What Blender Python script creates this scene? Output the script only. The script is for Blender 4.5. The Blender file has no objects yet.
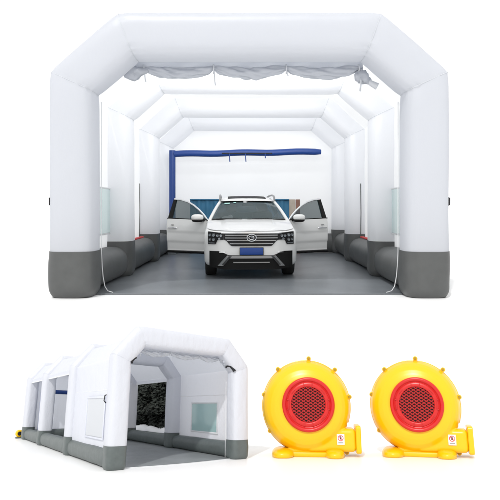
import bpy, bmesh, math, random
from mathutils import Vector, Matrix, noise
PI = math.pi
random.seed(7)
scene = bpy.context.scene
COL = scene.collection

# ------------------------------------------------------------------ materials
def new_mat(name):
    m = bpy.data.materials.new(name); m.use_nodes = True
    nt = m.node_tree
    for n in list(nt.nodes): nt.nodes.remove(n)
    out = nt.nodes.new('ShaderNodeOutputMaterial')
    return m, nt, out

def noise_bump(nt, scale, strength, dist=0.01, detail=4, stretch=None, extra=None):
    tc = nt.nodes.new('ShaderNodeTexCoord')
    src = tc.outputs['Object']
    if stretch:
        mp = nt.nodes.new('ShaderNodeMapping'); mp.inputs['Scale'].default_value = stretch
        nt.links.new(src, mp.inputs['Vector']); src = mp.outputs['Vector']
    n = nt.nodes.new('ShaderNodeTexNoise'); n.inputs['Scale'].default_value = scale
    n.inputs['Detail'].default_value = detail
    nt.links.new(src, n.inputs['Vector'])
    b = nt.nodes.new('ShaderNodeBump'); b.inputs['Strength'].default_value = strength
    b.inputs['Distance'].default_value = dist
    nt.links.new(n.outputs['Fac'], b.inputs['Height'])
    return n, b

def mat_pbr(name, color, rough=0.5, metal=0.0, bump=None, var=0.0, varscale=6.0, coat=0.0, spec=0.5, stretch=None):
    m, nt, out = new_mat(name)
    p = nt.nodes.new('ShaderNodeBsdfPrincipled')
    p.inputs['Base Color'].default_value = (*color, 1)
    p.inputs['Roughness'].default_value = rough
    p.inputs['Metallic'].default_value = metal
    p.inputs['Specular IOR Level'].default_value = spec
    p.inputs['Coat Weight'].default_value = coat
    p.inputs['Coat Roughness'].default_value = 0.06
    if bump:
        n, b = noise_bump(nt, bump[0], bump[1], bump[2] if len(bump) > 2 else 0.01, stretch=stretch)
        nt.links.new(b.outputs['Normal'], p.inputs['Normal'])
    if var:
        tc = nt.nodes.new('ShaderNodeTexCoord')
        n2 = nt.nodes.new('ShaderNodeTexNoise'); n2.inputs['Scale'].default_value = varscale
        n2.inputs['Detail'].default_value = 5
        nt.links.new(tc.outputs['Object'], n2.inputs['Vector'])
        r = nt.nodes.new('ShaderNodeValToRGB')
        r.color_ramp.elements[0].position = 0.3; r.color_ramp.elements[1].position = 0.7
        r.color_ramp.elements[0].color = (*[c * (1 - var) for c in color], 1)
        r.color_ramp.elements[1].color = (*[min(1, c * (1 + var)) for c in color], 1)
        nt.links.new(n2.outputs['Fac'], r.inputs['Fac'])
        nt.links.new(r.outputs['Color'], p.inputs['Base Color'])
    nt.links.new(p.outputs['BSDF'], out.inputs['Surface'])
    return m

def mat_fabric(name, refl, trans, k=0.5, bump=(3.0, 0.25, 0.03), sheen=0.12):
    """white coated nylon: diffuse reflection plus diffuse transmission, weak gloss"""
    m, nt, out = new_mat(name)
    d = nt.nodes.new('ShaderNodeBsdfDiffuse'); d.inputs['Color'].default_value = (*refl, 1)
    t = nt.nodes.new('ShaderNodeBsdfTranslucent'); t.inputs['Color'].default_value = (*trans, 1)
    mx = nt.nodes.new('ShaderNodeAddShader')
    g = nt.nodes.new('ShaderNodeBsdfGlossy'); g.inputs['Roughness'].default_value = 0.42
    g.inputs['Color'].default_value = (1, 1, 1, 1)
    m2 = nt.nodes.new('ShaderNodeMixShader'); m2.inputs[0].default_value = 0.04
    n, b = noise_bump(nt, *bump[:2], bump[2], detail=6, stretch=(1, 1, 0.45))
    # fine weave on top of the soft creases
    tc = nt.nodes.new('ShaderNodeTexCoord')
    nf = nt.nodes.new('ShaderNodeTexNoise'); nf.inputs['Scale'].default_value = 26; nf.inputs['Detail'].default_value = 3
    nt.links.new(tc.outputs['Object'], nf.inputs['Vector'])
    b2 = nt.nodes.new('ShaderNodeBump'); b2.inputs['Strength'].default_value = 0.12; b2.inputs['Distance'].default_value = 0.004
    nt.links.new(nf.outputs['Fac'], b2.inputs['Height']); nt.links.new(b.outputs['Normal'], b2.inputs['Normal'])
    for s in (d, t, g): nt.links.new(b2.outputs['Normal'], s.inputs['Normal'])
    nt.links.new(d.outputs[0], mx.inputs[0]); nt.links.new(t.outputs[0], mx.inputs[1])
    nt.links.new(mx.outputs[0], m2.inputs[1]); nt.links.new(g.outputs[0], m2.inputs[2])
    nt.links.new(m2.outputs[0], out.inputs['Surface'])
    return m

def mat_film(name, color, alpha, rough=0.08):
    """tinted clear film / glass sheet: part see-through, part tinted, glossy"""
    m, nt, out = new_mat(name)
    p = nt.nodes.new('ShaderNodeBsdfPrincipled')
    p.inputs['Base Color'].default_value = (*color, 1); p.inputs['Roughness'].default_value = rough
    tr = nt.nodes.new('ShaderNodeBsdfTransparent')
    tr.inputs['Color'].default_value = (*[min(1, c * .35 + .62) for c in color], 1)
    mx = nt.nodes.new('ShaderNodeMixShader'); mx.inputs[0].default_value = alpha
    nt.links.new(tr.outputs[0], mx.inputs[1]); nt.links.new(p.outputs[0], mx.inputs[2])
    nt.links.new(mx.outputs[0], out.inputs['Surface'])
    return m

M = {}
M['ground'] = mat_pbr('white_backdrop', (.93, .93, .93), .35, spec=.25)
M['arch_big'] = mat_fabric('white_nylon', (.40, .41, .435), (.34, .345, .355), bump=(2.6, .38, .03))
M['sheet_big'] = mat_fabric('white_sheet', (.42, .425, .43), (.46, .465, .47), bump=(2.2, .25, .03))
M['arch_inner'] = mat_fabric('brightened_white_nylon', (.36, .364, .372), (.57, .572, .58), bump=(2.2, .18, .03))  # arch cloth again, transmission colour raised to put light into the inner arches
M['arch_small'] = mat_fabric('white_coated_nylon', (.57, .58, .615), (.16, .165, .18))
M['sheet_small'] = mat_fabric('white_coated_sheet', (.54, .55, .59), (.28, .29, .31), bump=(2.2, .3, .03))
M['grey_big'] = mat_pbr('grey_vinyl', (.082, .085, .084), .5, bump=(1.6, .16, .03), var=.08)
M['grey_small'] = mat_pbr('grey_green_vinyl', (.10, .118, .115), .45, bump=(1.4, .14, .03), var=.08)
M['mat_big'] = mat_pbr('floor_vinyl', (.135, .147, .160), .36, bump=(1.5, .5, .03), var=.16, varscale=.9)
M['mat_small'] = mat_pbr('floor_vinyl_light', (.24, .255, .26), .42, bump=(1.2, .3, .02), var=.14, varscale=.8)
M['curtain'] = mat_fabric('curtain_cloth', (.44, .46, .50), (.12, .125, .135), bump=(9, .45, .02))
M['piping'] = mat_pbr('white_piping', (.75, .76, .77), .5)
M['seam'] = mat_pbr('seam_tape', (.62, .64, .67), .6)
M['teal_pale'] = mat_film('pale_clear_film', (.62, .76, .75), .6)
M['black'] = mat_pbr('black_plastic', (.012, .012, .013), .45)
M['strap'] = mat_pbr('black_webbing', (.015, .015, .017), .8)
M['red_strap'] = mat_pbr('red_webbing', (.55, .05, .05), .7)
M['teal_film'] = mat_film('pale_teal_film', (.36, .56, .55), .72)
M['white_film'] = mat_film('milky_film', (.62, .64, .67), .8, .2)
M['blue_vinyl'] = mat_pbr('blue_vinyl', (.008, .045, .22), .45, bump=(6, .2, .01))
M['teal_metal'] = mat_pbr('blue_painted_metal', (.028, .15, .27), .55, var=.12, varscale=2.5)
M['beige'] = mat_pbr('beige_board', (.42, .36, .30), .7, var=.1)
M['rust'] = mat_pbr('brown_board', (.22, .11, .08), .7, var=.15)
# car
M['paint'] = mat_pbr('white_car_paint', (.74, .74, .725), .22, coat=.6)
M['door_paint'] = M['paint']
M['chrome'] = mat_pbr('chrome', (.72, .73, .74), .16, metal=1)
M['satin'] = mat_pbr('satin_silver', (.30, .30, .30), .38, metal=.7)
M['trim'] = mat_pbr('black_trim', (.006, .006, .006), .55, spec=.2)
M['mesh_black'] = mat_pbr('grille_black', (.005, .005, .006), .35, spec=.3)
M['bar'] = mat_pbr('smoked_chrome', (.34, .345, .35), .3, metal=1)
M['rubber'] = mat_pbr('tyre_rubber', (.012, .012, .012), .75, bump=(40, .3, .004))
M['rim'] = mat_pbr('rim_alloy', (.45, .46, .47), .3, metal=.9)
M['interior'] = mat_pbr('dark_interior', (.025, .025, .027), .7)
M['seat'] = mat_pbr('seat_leather', (.05, .048, .046), .6)
M['plate'] = mat_pbr('blue_plate', (.006, .05, .26), .4)
M['lens'] = mat_pbr('lamp_lens', (.30, .32, .34), .15, metal=.7)
M['windshield'] = mat_film('windshield_glass', (.075, .105, .11), .62, .04)
M['car_glass'] = mat_film('tinted_glass', (.045, .075, .08), .72, .04)
M['paper'] = mat_pbr('white_paper', (.8, .8, .8), .7)
M['sticker_green'] = mat_pbr('pale_green_sticker', (.35, .6, .55), .5)
# blower
M['yellow'] = mat_pbr('yellow_plastic', (.86, .51, .002), .30, bump=(60, .05, .002))
M['yellow_dark'] = mat_pbr('brass_screw', (.42, .25, .02), .4, metal=.3)
M['red'] = mat_pbr('red_plastic', (.58, .010, .008), .34, bump=(60, .05, .002))
M['red_wire'] = mat_pbr('red_grille', (.42, .010, .010), .45)
M['dark_disc'] = mat_pbr('painted_shade', (.02, .003, .003), .8)  # dark red put in for the shade behind the blower grille
M['sign_red'] = mat_pbr('sign_red', (.7, .02, .02), .5)
M['sign_grey'] = mat_pbr('print_grey', (.30, .30, .30), .6)
M['foliage'] = mat_pbr('dark_foliage', (.026, .032, .026), .8, var=.5, varscale=3)
M['bark'] = mat_pbr('bark', (.10, .085, .07), .9)
M['snow'] = mat_pbr('snow', (.85, .86, .88), .7)

# ------------------------------------------------------------------ mesh helper
class MB:
    def __init__(s): s.bm = bmesh.new(); s.mi = 0
    def face(s, vs):
        try:
            f = s.bm.faces.new(vs); f.material_index = s.mi; f.smooth = True; return f
        except ValueError: return None
    def v(s, p): return s.bm.verts.new(p)
    def grid(s, fn, nu, nv, closeu=False, closev=False):
        G = [[s.v(fn(i / (nu if closeu else nu - 1), j / (nv if closev else nv - 1))) for j in range(nv)] for i in range(nu)]
        for i in range(nu if closeu else nu - 1):
            for j in range(nv if closev else nv - 1):
                s.face([G[i][j], G[(i + 1) % nu][j], G[(i + 1) % nu][(j + 1) % nv], G[i][(j + 1) % nv]])
        return G
    def rings(s, R, cap0=True, cap1=True):
        G = [[s.v(p) for p in r] for r in R]; n = len(R[0])
        for a, b in zip(G, G[1:]):
            for j in range(n): s.face([a[j], a[(j + 1) % n], b[(j + 1) % n], b[j]])
        if cap0: s.face(list(reversed(G[0])))
        if cap1: s.face(G[-1])
        return G
    def tube(s, pts, r, n=10, cap=True):
        pts = [Vector(p) for p in pts]; R = []; prev = None
        for i, p in enumerate(pts):
            t = (pts[min(i + 1, len(pts) - 1)] - pts[max(i - 1, 0)]).normalized()
            if prev is None:
                a = t.orthogonal().normalized()
            else:
                a = (prev - t * prev.dot(t)).normalized()
            prev = a; b = t.cross(a)
            rr = r(i / (len(pts) - 1)) if callable(r) else r
            R.append([p + (a * math.cos(2 * PI * k / n) + b * math.sin(2 * PI * k / n)) * rr for k in range(n)])
        s.rings(R, cap, cap)
    def box(s, c, d, bev=0.0, rot=None, seg=2):
        tmp = bmesh.new(); bmesh.ops.create_cube(tmp, size=1)
        for v in tmp.verts: v.co = Vector((v.co.x * d[0], v.co.y * d[1], v.co.z * d[2]))
        if bev: bmesh.ops.bevel(tmp, geom=tmp.edges[:], offset=bev, segments=seg, profile=.5, affect='EDGES')
        s.absorb(tmp, c, rot)
    def absorb(s, tmp, c=(0, 0, 0), rot=None):
        mp = {}
        for v in tmp.verts:
            co = v.co.copy()
            if rot is not None: co = rot @ co
            mp[v] = s.v(co + Vector(c))
        for f in tmp.faces: s.face([mp[v] for v in f.verts])
        tmp.free()
    def lathe(s, prof, c=(0, 0, 0), n=64, axis='y', close=False):
        """prof: (r, a) along the axis"""
        def pt(r, a, th):
            if axis == 'y': return Vector((c[0] + r * math.cos(th), c[1] + a, c[2] + r * math.sin(th)))
            if axis == 'x': return Vector((c[0] + a, c[1] + r * math.cos(th), c[2] + r * math.sin(th)))
            return Vector((c[0] + r * math.cos(th), c[1] + r * math.sin(th), c[2] + a))
        R = [[pt(r, a, 2 * PI * k / n) for k in range(n)] for r, a in prof]
        s.rings(R, prof[0][0] > 1e-6 and not close, prof[-1][0] > 1e-6 and not close)
    def ball(s, c, r, nu=16, nv=12, e=1.0):
        def f(u, v):
            th = 2 * PI * u; ph = PI * v
            g = lambda q: math.copysign(abs(q) ** e, q)
            return Vector((c[0] + r[0] * g(math.cos(th)) * g(math.sin(ph)), c[1] + r[1] * g(math.sin(th)) * g(math.sin(ph)), c[2] - r[2] * g(math.cos(ph))))
        s.grid(f, nu, nv, closeu=True)
    def prism(s, outline, y0, y1, fy=None):
        """outline in (x,z), extruded along y"""
        a = [s.v((x, y0 + (fy(x) if fy else 0), z)) for x, z in outline]
        b = [s.v((x, y1 + (fy(x) if fy else 0), z)) for x, z in outline]
        n = len(a)
        s.face(list(reversed(a))); s.face(b)
        for i in range(n): s.face([a[i], a[(i + 1) % n], b[(i + 1) % n], b[i]])
    def build(s, name, mats, parent=None, deform=None, smooth=True, sharp=38):
        bm = s.bm
        bmesh.ops.remove_doubles(bm, verts=bm.verts, dist=1e-6)
        if deform:
            for v in bm.verts: v.co = deform(v.co)
        bmesh.ops.recalc_face_normals(bm, faces=bm.faces)
        for f in bm.faces: f.smooth = smooth
        if smooth:
            for e in bm.edges:
                if len(e.link_faces) == 2 and e.calc_face_angle(0) > math.radians(sharp): e.smooth = False
        me = bpy.data.meshes.new(name); bm.to_mesh(me); bm.free()
        o = bpy.data.objects.new(name, me); COL.objects.link(o)
        for m in (mats if isinstance(mats, (list, tuple)) else [mats]): me.materials.append(M[m] if isinstance(m, str) else m)
        if parent is not None: o.parent = parent
        return o

def empty(name, label, cat, loc=(0, 0, 0), rot=(0, 0, 0), scale=1, group=None):
    o = bpy.data.objects.new(name, None); COL.objects.link(o)
    o.location = loc; o.rotation_euler = rot; o.scale = (scale,) * 3
    o.empty_display_size = .2
    o['label'] = label; o['category'] = cat
    if group: o['group'] = group
    return o
def tag(o, label, cat, group=None):
    o['label'] = label; o['category'] = cat
    if group: o['group'] = group
    return o
def apply_mods(o):
    dg = bpy.context.evaluated_depsgraph_get()
    me = bpy.data.meshes.new_from_object(o.evaluated_get(dg))
    old = o.data; o.modifiers.clear(); o.data = me
    return o
def smoothstep(a, b, x):
    t = max(0, min(1, (x - a) / (b - a))); return t * t * (3 - 2 * t)
def lerp(a, b, t): return a + (b - a) * t
def nz(p, sc=1.0, seed=0.0): return noise.noise(Vector(p) * sc + Vector((seed, seed * 1.7, seed * .3)))

# ------------------------------------------------------------------ ground
TILT = -0.2784
TAN = math.tan(-TILT)
def ramp(y): return 1.44 - 1.4168 - (y - 3.3) * TAN
def ground_z(y):
    if y < 1.2: return ramp(1.5) + .02
    if y < 1.8:
        t = (y - 1.2) / .6
        return lerp(ramp(1.5) + .02, ramp(y), smoothstep(0, 1, t))
    if y < 6.3: return ramp(y)
    return lerp(ramp(6.3), 0, smoothstep(6.3, 9.0, y)) if y < 9.0 else 0.0
b = MB()
ys = [-60, -20, -5, 0, 1.2] + [1.2 + .06 * i for i in range(1, 11)] + [2.5, 4, 5.2, 6.3] + [6.3 + .1 * i for i in range(1, 28)] + [12, 20, 40, 100, 400]
xs = [-250, -60, -20, -8, -3, 0, 3, 8, 20, 60, 250]
G = [[b.v((x, y, ground_z(y))) for x in xs] for y in ys]
for i in range(len(ys) - 1):
    for j in range(len(xs) - 1): b.face([G[i][j], G[i][j + 1], G[i + 1][j + 1], G[i + 1][j]])
g = b.build('ground', 'ground'); g['kind'] = 'structure'

# ------------------------------------------------------------------ inflatable booths
def selli(n, e):
    r = []
    for k in range(n):
        th = 2 * PI * (k + .5) / n; c, s_ = math.cos(th), math.sin(th)
        r.append((math.copysign(abs(c) ** (2 / e), c), math.copysign(abs(s_) ** (2 / e), s_)))
    return r

def booth(root, P):
    W, H, hs, c, t, dp = P['W'], P['H'], P['hs'], P['c'], P['t'], P['dp']
    ay = P['arches']; zb = P['zb']; zt = P['zt']; D = P.get('deform'); sm = P['suf']
    seed0 = P['seed']
    A = M['arch_' + sm]; S = M['sheet_' + sm]; GR = M['grey_' + sm]
    # outer profile and mitred inner profile
    O = [Vector((-W/2, 0, 0)), Vector((-W/2, 0, hs)), Vector((-W/2 + c, 0, H)), Vector((W/2 - c, 0, H)), Vector((W/2, 0, hs)), Vector((W/2, 0, 0))]
    I = []
    def nrm(a, b_): d = (b_ - a).normalized(); return Vector((d.z, 0, -d.x))
    for i, p in enumerate(O):
        if i == 0: n = nrm(O[0], O[1]); I.append(p + n * t); continue
        if i == len(O) - 1: n = nrm(O[-2], O[-1]); I.append(p + n * t); continue
        n1, n2 = nrm(O[i - 1], p), nrm(p, O[i + 1]); m = (n1 + n2).normalized()
        I.append(p + m * (t / m.dot(n1)))
    SEC = selli(48, P.get('sq', 3.3))
    YD = Vector((0, 1, 0))
    for ai, y0 in enumerate(ay):
        b = MB(); R = []
        yc = y0 + dp / 2
        for si in range(5):
            o0, o1, i0, i1 = O[si], O[si + 1], I[si], I[si + 1]
            if si == 0: o0 = Vector((o0.x, 0, zb - .03)); i0 = Vector((i0.x, 0, zb - .03))
            if si == 4: o1 = Vector((o1.x, 0, zb - .03)); i1 = Vector((i1.x, 0, zb - .03))
            ln = (o1 - o0).length; n = max(10, int(ln / .075))
            for k in range(n + (1 if si == 4 else 0)):
                u = k / n
                oo = o0.lerp(o1, u); ii = i0.lerp(i1, u)
                ds = u * ln if si > 0 else 9; de = (1 - u) * ln if si < 4 else 9
                d = min(ds, de)
                pin = 1 - .032 * math.exp(-(d / .08) ** 2) - .016 * math.exp(-(d / .3) ** 2)
                cc = (oo + ii) / 2; hv = (oo - ii) / 2
                ring = []
                for qi, (a, bb) in enumerate(SEC):
                    p = cc + hv * (a * pin) + YD * (bb * dp / 2 * pin)
                    p.y += yc
                    # soft creases running along the tube, stronger towards the mitred seams
                    w = .010 * nz((p.x * 1.2, p.y * 1.2, p.z * .8), 1, seed0 + ai) + .014 * math.exp(-d / .25) * nz(p, 4.5, seed0 + ai + 5) + (.007 - .005 * a) * math.exp(-d / .13) * math.sin(qi * 1.9 + 2.2 * nz(p, 2.0, seed0))
                    dirv = (hv.normalized() * a + YD * bb)
                    ring.append(p + dirv * w)
                R.append(ring)
        b.rings(R, True, True)
        arch = b.build('inflated_arch', M['arch_inner'] if (sm == 'big' and ai > 0) else A, root, D, sharp=80)
        # welded seam tapes round each mitre
        for j in (1, 2, 3, 4):
            b = MB()
            cc = (O[j] + I[j]) / 2; hv = (O[j] - I[j]) / 2
            pts = []
            for (a, bb) in SEC + SEC[:1]:
                p = cc + hv * (a * .966) + YD * (bb * dp / 2 * .966); p.y += yc; pts.append(p)
            b.tube(pts, .004, 6, cap=False)
            b.build('weld_seam', 'seam', arch, D)
        for sx in (-1, 1):
            b = MB(); R = []
            cx = sx * (W / 2 - t / 2)
            n = 22
            for k in range(n + 1):
                z = zb * k / n
                sc = 1.032 - .16 * (1 - min(1, z / .16)) ** 2.2 + .012 * math.sin(PI * min(1, z / zb))
                ring = []
                for (a, bb) in SEC:
                    p = Vector((cx + a * t / 2 * sc, yc + bb * dp / 2 * sc, z))
                    w = .030 * nz((p.x * 2, p.y * 2, p.z * 1.2), 1.6, seed0 + ai * 3 + sx) * math.sin(PI * min(1, z / zb * .9 + .05))
                    p += Vector((a, bb, 0)) * w
                    ring.append(p)
                R.append(ring)
            b.rings(R, True, True)
            b.build('leg_base', GR, arch, D, sharp=80)
    # base tubes, walls and roof between the arches
    xw = W / 2 - t * P['inset']
    zs = hs - t * P['inset'] * .5
    xr = W / 2 - c - t * P['inset'] * .2; zr = H - t * P['inset']
    TS = selli(28, 2.5)
    for bi in range(len(ay) - 1):
        ya, yb = ay[bi] + dp * .75, ay[bi + 1] + dp * .25
        for sx in (-1, 1):
            b = MB(); R = []
            n = 40
            for k in range(n + 1):
                u = k / n; y = lerp(ya, yb, u); d = min(u, 1 - u) * (yb - ya)
                pin = 1 - .10 * math.exp(-(d / .22) ** 2)
                ring = []
                for (a, bb) in TS:
                    hz_ = zt / 2
                    p = Vector((sx * (W / 2 - .045 - .32) + a * .32 * pin, y, max(0.004, hz_ + .006 + bb * hz_ * (pin * .5 + .5))))
                    p += Vector((a, 0, bb)) * (.016 * nz((p.x * 2, p.y * 1.1, p.z * 2), 1.2, seed0 + 40 + bi * 2 + sx))
                    p.z = max(.004, p.z)
                    ring.append(p)
                R.append(ring)
            b.rings(R, True, True)
            b.build('base_tube', GR, root, D, sharp=80)
            # wall: whole, or only a valance over an open bay
            op = P['open'](bi, sx)
            z0 = zt * .8 if not op else hs - .34
            ya2, yb2 = ay[bi] + dp * .55, ay[bi + 1] + dp * .45
            b = MB()
            def wall(u, v):
                y = lerp(ya2, yb2, u); z = lerp(z0, zs + .02, v)
                x = sx * (xw - .03 * math.sin(PI * u) * math.sin(PI * v) + .012 * nz((0, y, z), 1.6, seed0 + bi + sx))
                return Vector((x, y, z))
            b.grid(wall, 40, 24)
            wl = b.build('wall_panel', S, root, D)
            # stitched seam lines across the wall
            if not op:
                for zz in P['seams']:
                    b = MB()
                    for off in (0,):
                        b.tube([(sx * (xw - .03 * math.sin(PI * k / 20) * math.sin(PI * (zz - z0) / (zs - z0)) - .001), lerp(ya2, yb2, k / 20), zz) for k in range(21)], .009, 6)
                    b.build('wall_seam', 'piping', wl, D)
            else:
                b = MB(); b.tube([(sx * xw, lerp(ya2, yb2, k / 12), z0) for k in range(13)], .022, 8); b.build('valance_hem', 'piping', wl, D)
        ya2, yb2 = ay[bi] + dp * .55, ay[bi + 1] + dp * .45
        prof = [Vector((-xw, 0, zs)), Vector((-xr, 0, zr)), Vector((xr, 0, zr)), Vector((xw, 0, zs))]
        lens = [(prof[i + 1] - prof[i]).length for i in range(3)]; tot = sum(lens)
        def roof(u, v):
            s_ = v * tot
            for i in range(3):
                if s_ <= lens[i] + 1e-9: p = prof[i].lerp(prof[i + 1], s_ / lens[i]); break
                s_ -= lens[i]
            y = lerp(ya2, yb2, u)
            sag = .10 * math.sin(PI * u) * math.sin(PI * v) ** .6
            return Vector((p.x * (1 - .012 * math.sin(PI * u)), y, p.z - sag + .014 * nz((p.x, y, 0), 1.5, seed0 + 9 + bi)))
        b = MB(); b.grid(roof, 34, 61); b.build('roof_panel', S, root, D)
    # back wall closing the last arch
    yk = ay[-1] + dp * .5
    def top(x):
        ax = abs(x)
        return zr if ax <= xr else lerp(zr, zs, (ax - xr) / (xw - xr))
    b = MB()
    def back(u, v):
        x = lerp(-xw, xw, u); z = lerp(.03, top(x), v)
        return Vector((x, yk + .05 * math.sin(PI * u) * math.sin(PI * v) + .012 * nz((x, 0, z), 1.4, seed0 + 3), z))
    if P.get('back_open'):
        x0, x1, z0b, z1b = P['back_open']
    b.grid(back, 50, 34); b.build('back_wall', S, root, D)
    b = MB(); R = []
    n = 44
    for k in range(n + 1):
        x = lerp(-W / 2 + t * .7, W / 2 - t * .7, k / n)
        R.append([Vector((x, yk + .02 + a * .26, max(.004, .31 + bb * .3))) for (a, bb) in TS])
    b.rings(R); b.build('base_tube', GR, root, D, sharp=80)
    # floor mat with a turned edge
    b = MB(); xm = W / 2 - .36
    def mat(u, v):
        x = lerp(-xm, xm, u); y = lerp(P['mat_y0'] - P.get('mat_bow', 0) * math.sin(PI * u), ay[-1] + dp * .4, v ** 1.3)
        return Vector((x, y, .008 + .006 * (nz((x, y, 0), .9, seed0) + .6) * (1 if v > 0 else 0)))
    b.grid(mat, 60, 70)
    mt = b.build('floor_mat', 'mat_' + sm, root, D)
    b = MB(); b.tube([mat(k / 40, 0) + Vector((0, 0, .004)) for k in range(41)], .012, 6); b.build('mat_edge', 'piping' if sm == 'small' else 'mat_big', mt, D)
    return O, I, xw

def window(root, D, xw, sx, y0, y1, z0, z1, film, border='piping', label=None, f=.075):
    b = MB(); x = sx * (xw - .045)
    b.grid(lambda u, v: Vector((x - sx * (.012 + .010 * math.sin(PI * u)), lerp(y0, y1, u), lerp(z0, z1, v))), 14, 10)
    w = b.build('window', film, root, D)
    if label: w['label'] = label
    b = MB()
    for (a0, a1, c0, c1) in ((y0 - f, y1 + f, z1, z1 + f), (y0 - f, y1 + f, z0 - f, z0), (y0 - f, y0, z0, z1), (y1, y1 + f, z0, z1)):
        b.box((x - sx * .01, (a0 + a1) / 2, (c0 + c1) / 2), (.03, a1 - a0, c1 - c0), .006)
    b.build('window_frame', border, w, D)
    return w

def curtain(root, D, x0, x1, y, ztop, r0, sag, ties, mat, seed, knot=True):
    """front door cloth rolled up under the front beam, tied in swags"""
    b = MB(); n = 420; m = 40
    tt = sorted(ties)
    def d_tie(x): return min(abs(x - q) for q in tt)
    R = []
    for k in range(n + 1):
        u = k / n; x = lerp(x0, x1, u)
        lo = max([q for q in tt if q <= x + 1e-6] or [x0]); hi = min([q for q in tt if q > x - 1e-6] or [x1])
        w = (x - lo) / (hi - lo) if hi > lo else 0
        s_ = math.sin(PI * max(0, min(1, w)))
        d = d_tie(x)
        r = r0 * (.62 + .38 * s_) * (1 - .35 * math.exp(-(d / .05) ** 2))
        if u < .05 or u > .95: r *= .95
        zc = ztop - r - sag * s_
        ring = []
        for q in range(m):
            th = 2 * PI * q / m
            fold = .16 * math.sin(3 * th + x * 9 + 2.5 * nz((x, 0, 0), 1.3, seed)) + .25 * nz((x * 2.2, math.cos(th) * 1.2, math.sin(th) * 1.2), 1.5, seed) + .20 * math.sin(5 * th - x * 17 + 3 * nz((x, 0, 0), 2.1, seed + 4)) + .30 * nz((x * 5, math.cos(th) * 1.6, math.sin(th) * 1.6), 1.6, seed + 9)
            rr = r * (1 + fold * .55)
            ring.append(Vector((x, y + rr * math.cos(th) * .85, zc + rr * math.sin(th) * (1 if math.sin(th) < 0 else 1.05))))
        R.append(ring)
    b.rings(R)
    cu = b.build('rolled_curtain', mat, root, D, sharp=80)
    # cloth hanging from the beam to the roll
    b = MB()
    b.grid(lambda u, v: Vector((lerp(x0, x1, u), y - .02 + .012 * math.sin(u * 40 + 3 * v), lerp(ztop + .10, ztop - .06 - sag * .4, v))), 60, 5)
    b.build('curtain_heading', mat, cu, D)
    for i, q in enumerate(tt):
        b = MB()
        zq = ztop - r0 * .6
        b.tube([Vector((q + .004 * math.sin(k), y + r0 * .72 * math.cos(2 * PI * k / 16), zq + r0 * .80 * math.sin(2 * PI * k / 16))) for k in range(17)], .011, 6)
        ln = [.16, .22, .06, .18][i % 4]
        b.tube([(q + .01, y - r0 * .5, zq - r0 * .5), (q + .016, y - r0 * .55, zq - r0 * .6 - ln * .5), (q + .03, y - r0 * .5, zq - r0 * .7 - ln)], .011, 6)
        b.build('tie', 'seam', cu, D)
    return cu

def bundle(root, D, c, d, rx, r, mat, seed, name='curtain_knot'):
    b = MB(); c = Vector(c); d = Vector(d).normalized(); n = 30; m = 18
    up = Vector((0, 1, 0)); e1 = d.cross(up).normalized(); R = []
    for k in range(n + 1):
        u = k / n
        rr0 = r * (math.sin(PI * (u * .9 + .05)) ** .6)
        ring = []
        for q in range(m):
            th = 2 * PI * q / m
            rr = rr0 * (1 + .28 * math.sin(2 * th + u * 7) + .45 * nz((u * 3, math.cos(th) * 1.3, math.sin(th) * 1.3), 1.4, seed))
            ring.append(c + d * (u - .5) * rx + e1 * rr * math.cos(th) + up * rr * math.sin(th))
        R.append(ring)
    b.rings(R)
    return b.build(name, mat, root, D, sharp=80)

# ---- large booth
BX, BY = -.105, 9.40
PB = dict(W=6.39, H=4.55, hs=3.60, c=1.09, t=.72, dp=.74, arches=[0, 2.85, 6.2, 9.1], zb=.735, zt=.64, suf='big', seed=1.0, inset=.36,
          open=lambda bi, sx: False, seams=(), mat_y0=.44)
big = empty('inflatable_booth', 'large white inflatable paint booth with grey feet and a white car parked inside', 'inflatable booth', (BX, BY, 0))
O, I, xw = booth(big, PB)
for sx in (-1, 1):
    window(big, None, xw, sx, 1.15, 2.93, .92, 1.80, 'teal_pale', label='pale teal window in the side wall', f=.03, border='sheet_big')
    # zip line and red pull strap in the second bay
    b = MB(); yz = 6.17; xz = sx * 2.92 if sx < 0 else 2.82
    b.tube([(xz, yz, .66), (xz + .01, yz, 1.3), (xz, yz, 2.05)], .011, 6)
    zp = b.build('zip', 'grey_big', big)
    b = MB(); b.box((sx * (xw - .10), yz - .75, .665), (.10, 1.3, .04), .015); b.build('pull_strap', 'red_strap', zp)
    # anchor loop on the outside of the front leg
    b = MB()
    b.tube([(sx * (PB['W'] / 2 - .01), .30, 1.60), (sx * (PB['W'] / 2 + .035), .30, 1.58), (sx * (PB['W'] / 2 + .035), .30, 1.48), (sx * (PB['W'] / 2 - .01), .30, 1.46)], .016, 6)
    b.box((sx * (PB['W'] / 2 + .0), .30, 1.53), (.03, .07, .10), .006)
    b.build('anchor_loop', 'strap', big)
    # door edge piping down the inner leg, trailing onto the mat
    b = MB(); xi = PB['W'] / 2 - PB['t']
    pts = [(sx * (xi + .012), .66, z) for z in (3.2, 2.4, 1.6, 1.0, .7)] + [(sx * (xi - .0), .66, .45), (sx * (xi - .02), .64, .28), (sx * (xi - .06), .60, .12), (sx * (xi - .12), .55, .05), (sx * (xi - .22), .50, .03)]
    b.tube(pts, .007, 8); b.build('door_piping', 'piping', big)
curtain(big, None, (131 - 256) / 59 - BX, (362 - 256) / 59 - BX, .72, 3.82, .092, .035, [(145 - 256) / 59 - BX, (214 - 256) / 59 - BX, (286 - 256) / 59 - BX, (358 - 256) / 59 - BX], 'curtain', 3.1)
bundle(big, None, ((137 - 256) / 59 - BX, .70, 3.70), (1, 0, -.10 + .35), .42, .10, 'curtain', 2.2)
kn = bundle(big, None, ((362 - 256) / 59 - BX, .70, 3.62), (.8, 0, -.5), .30, .10, 'curtain', 6.2)
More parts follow.
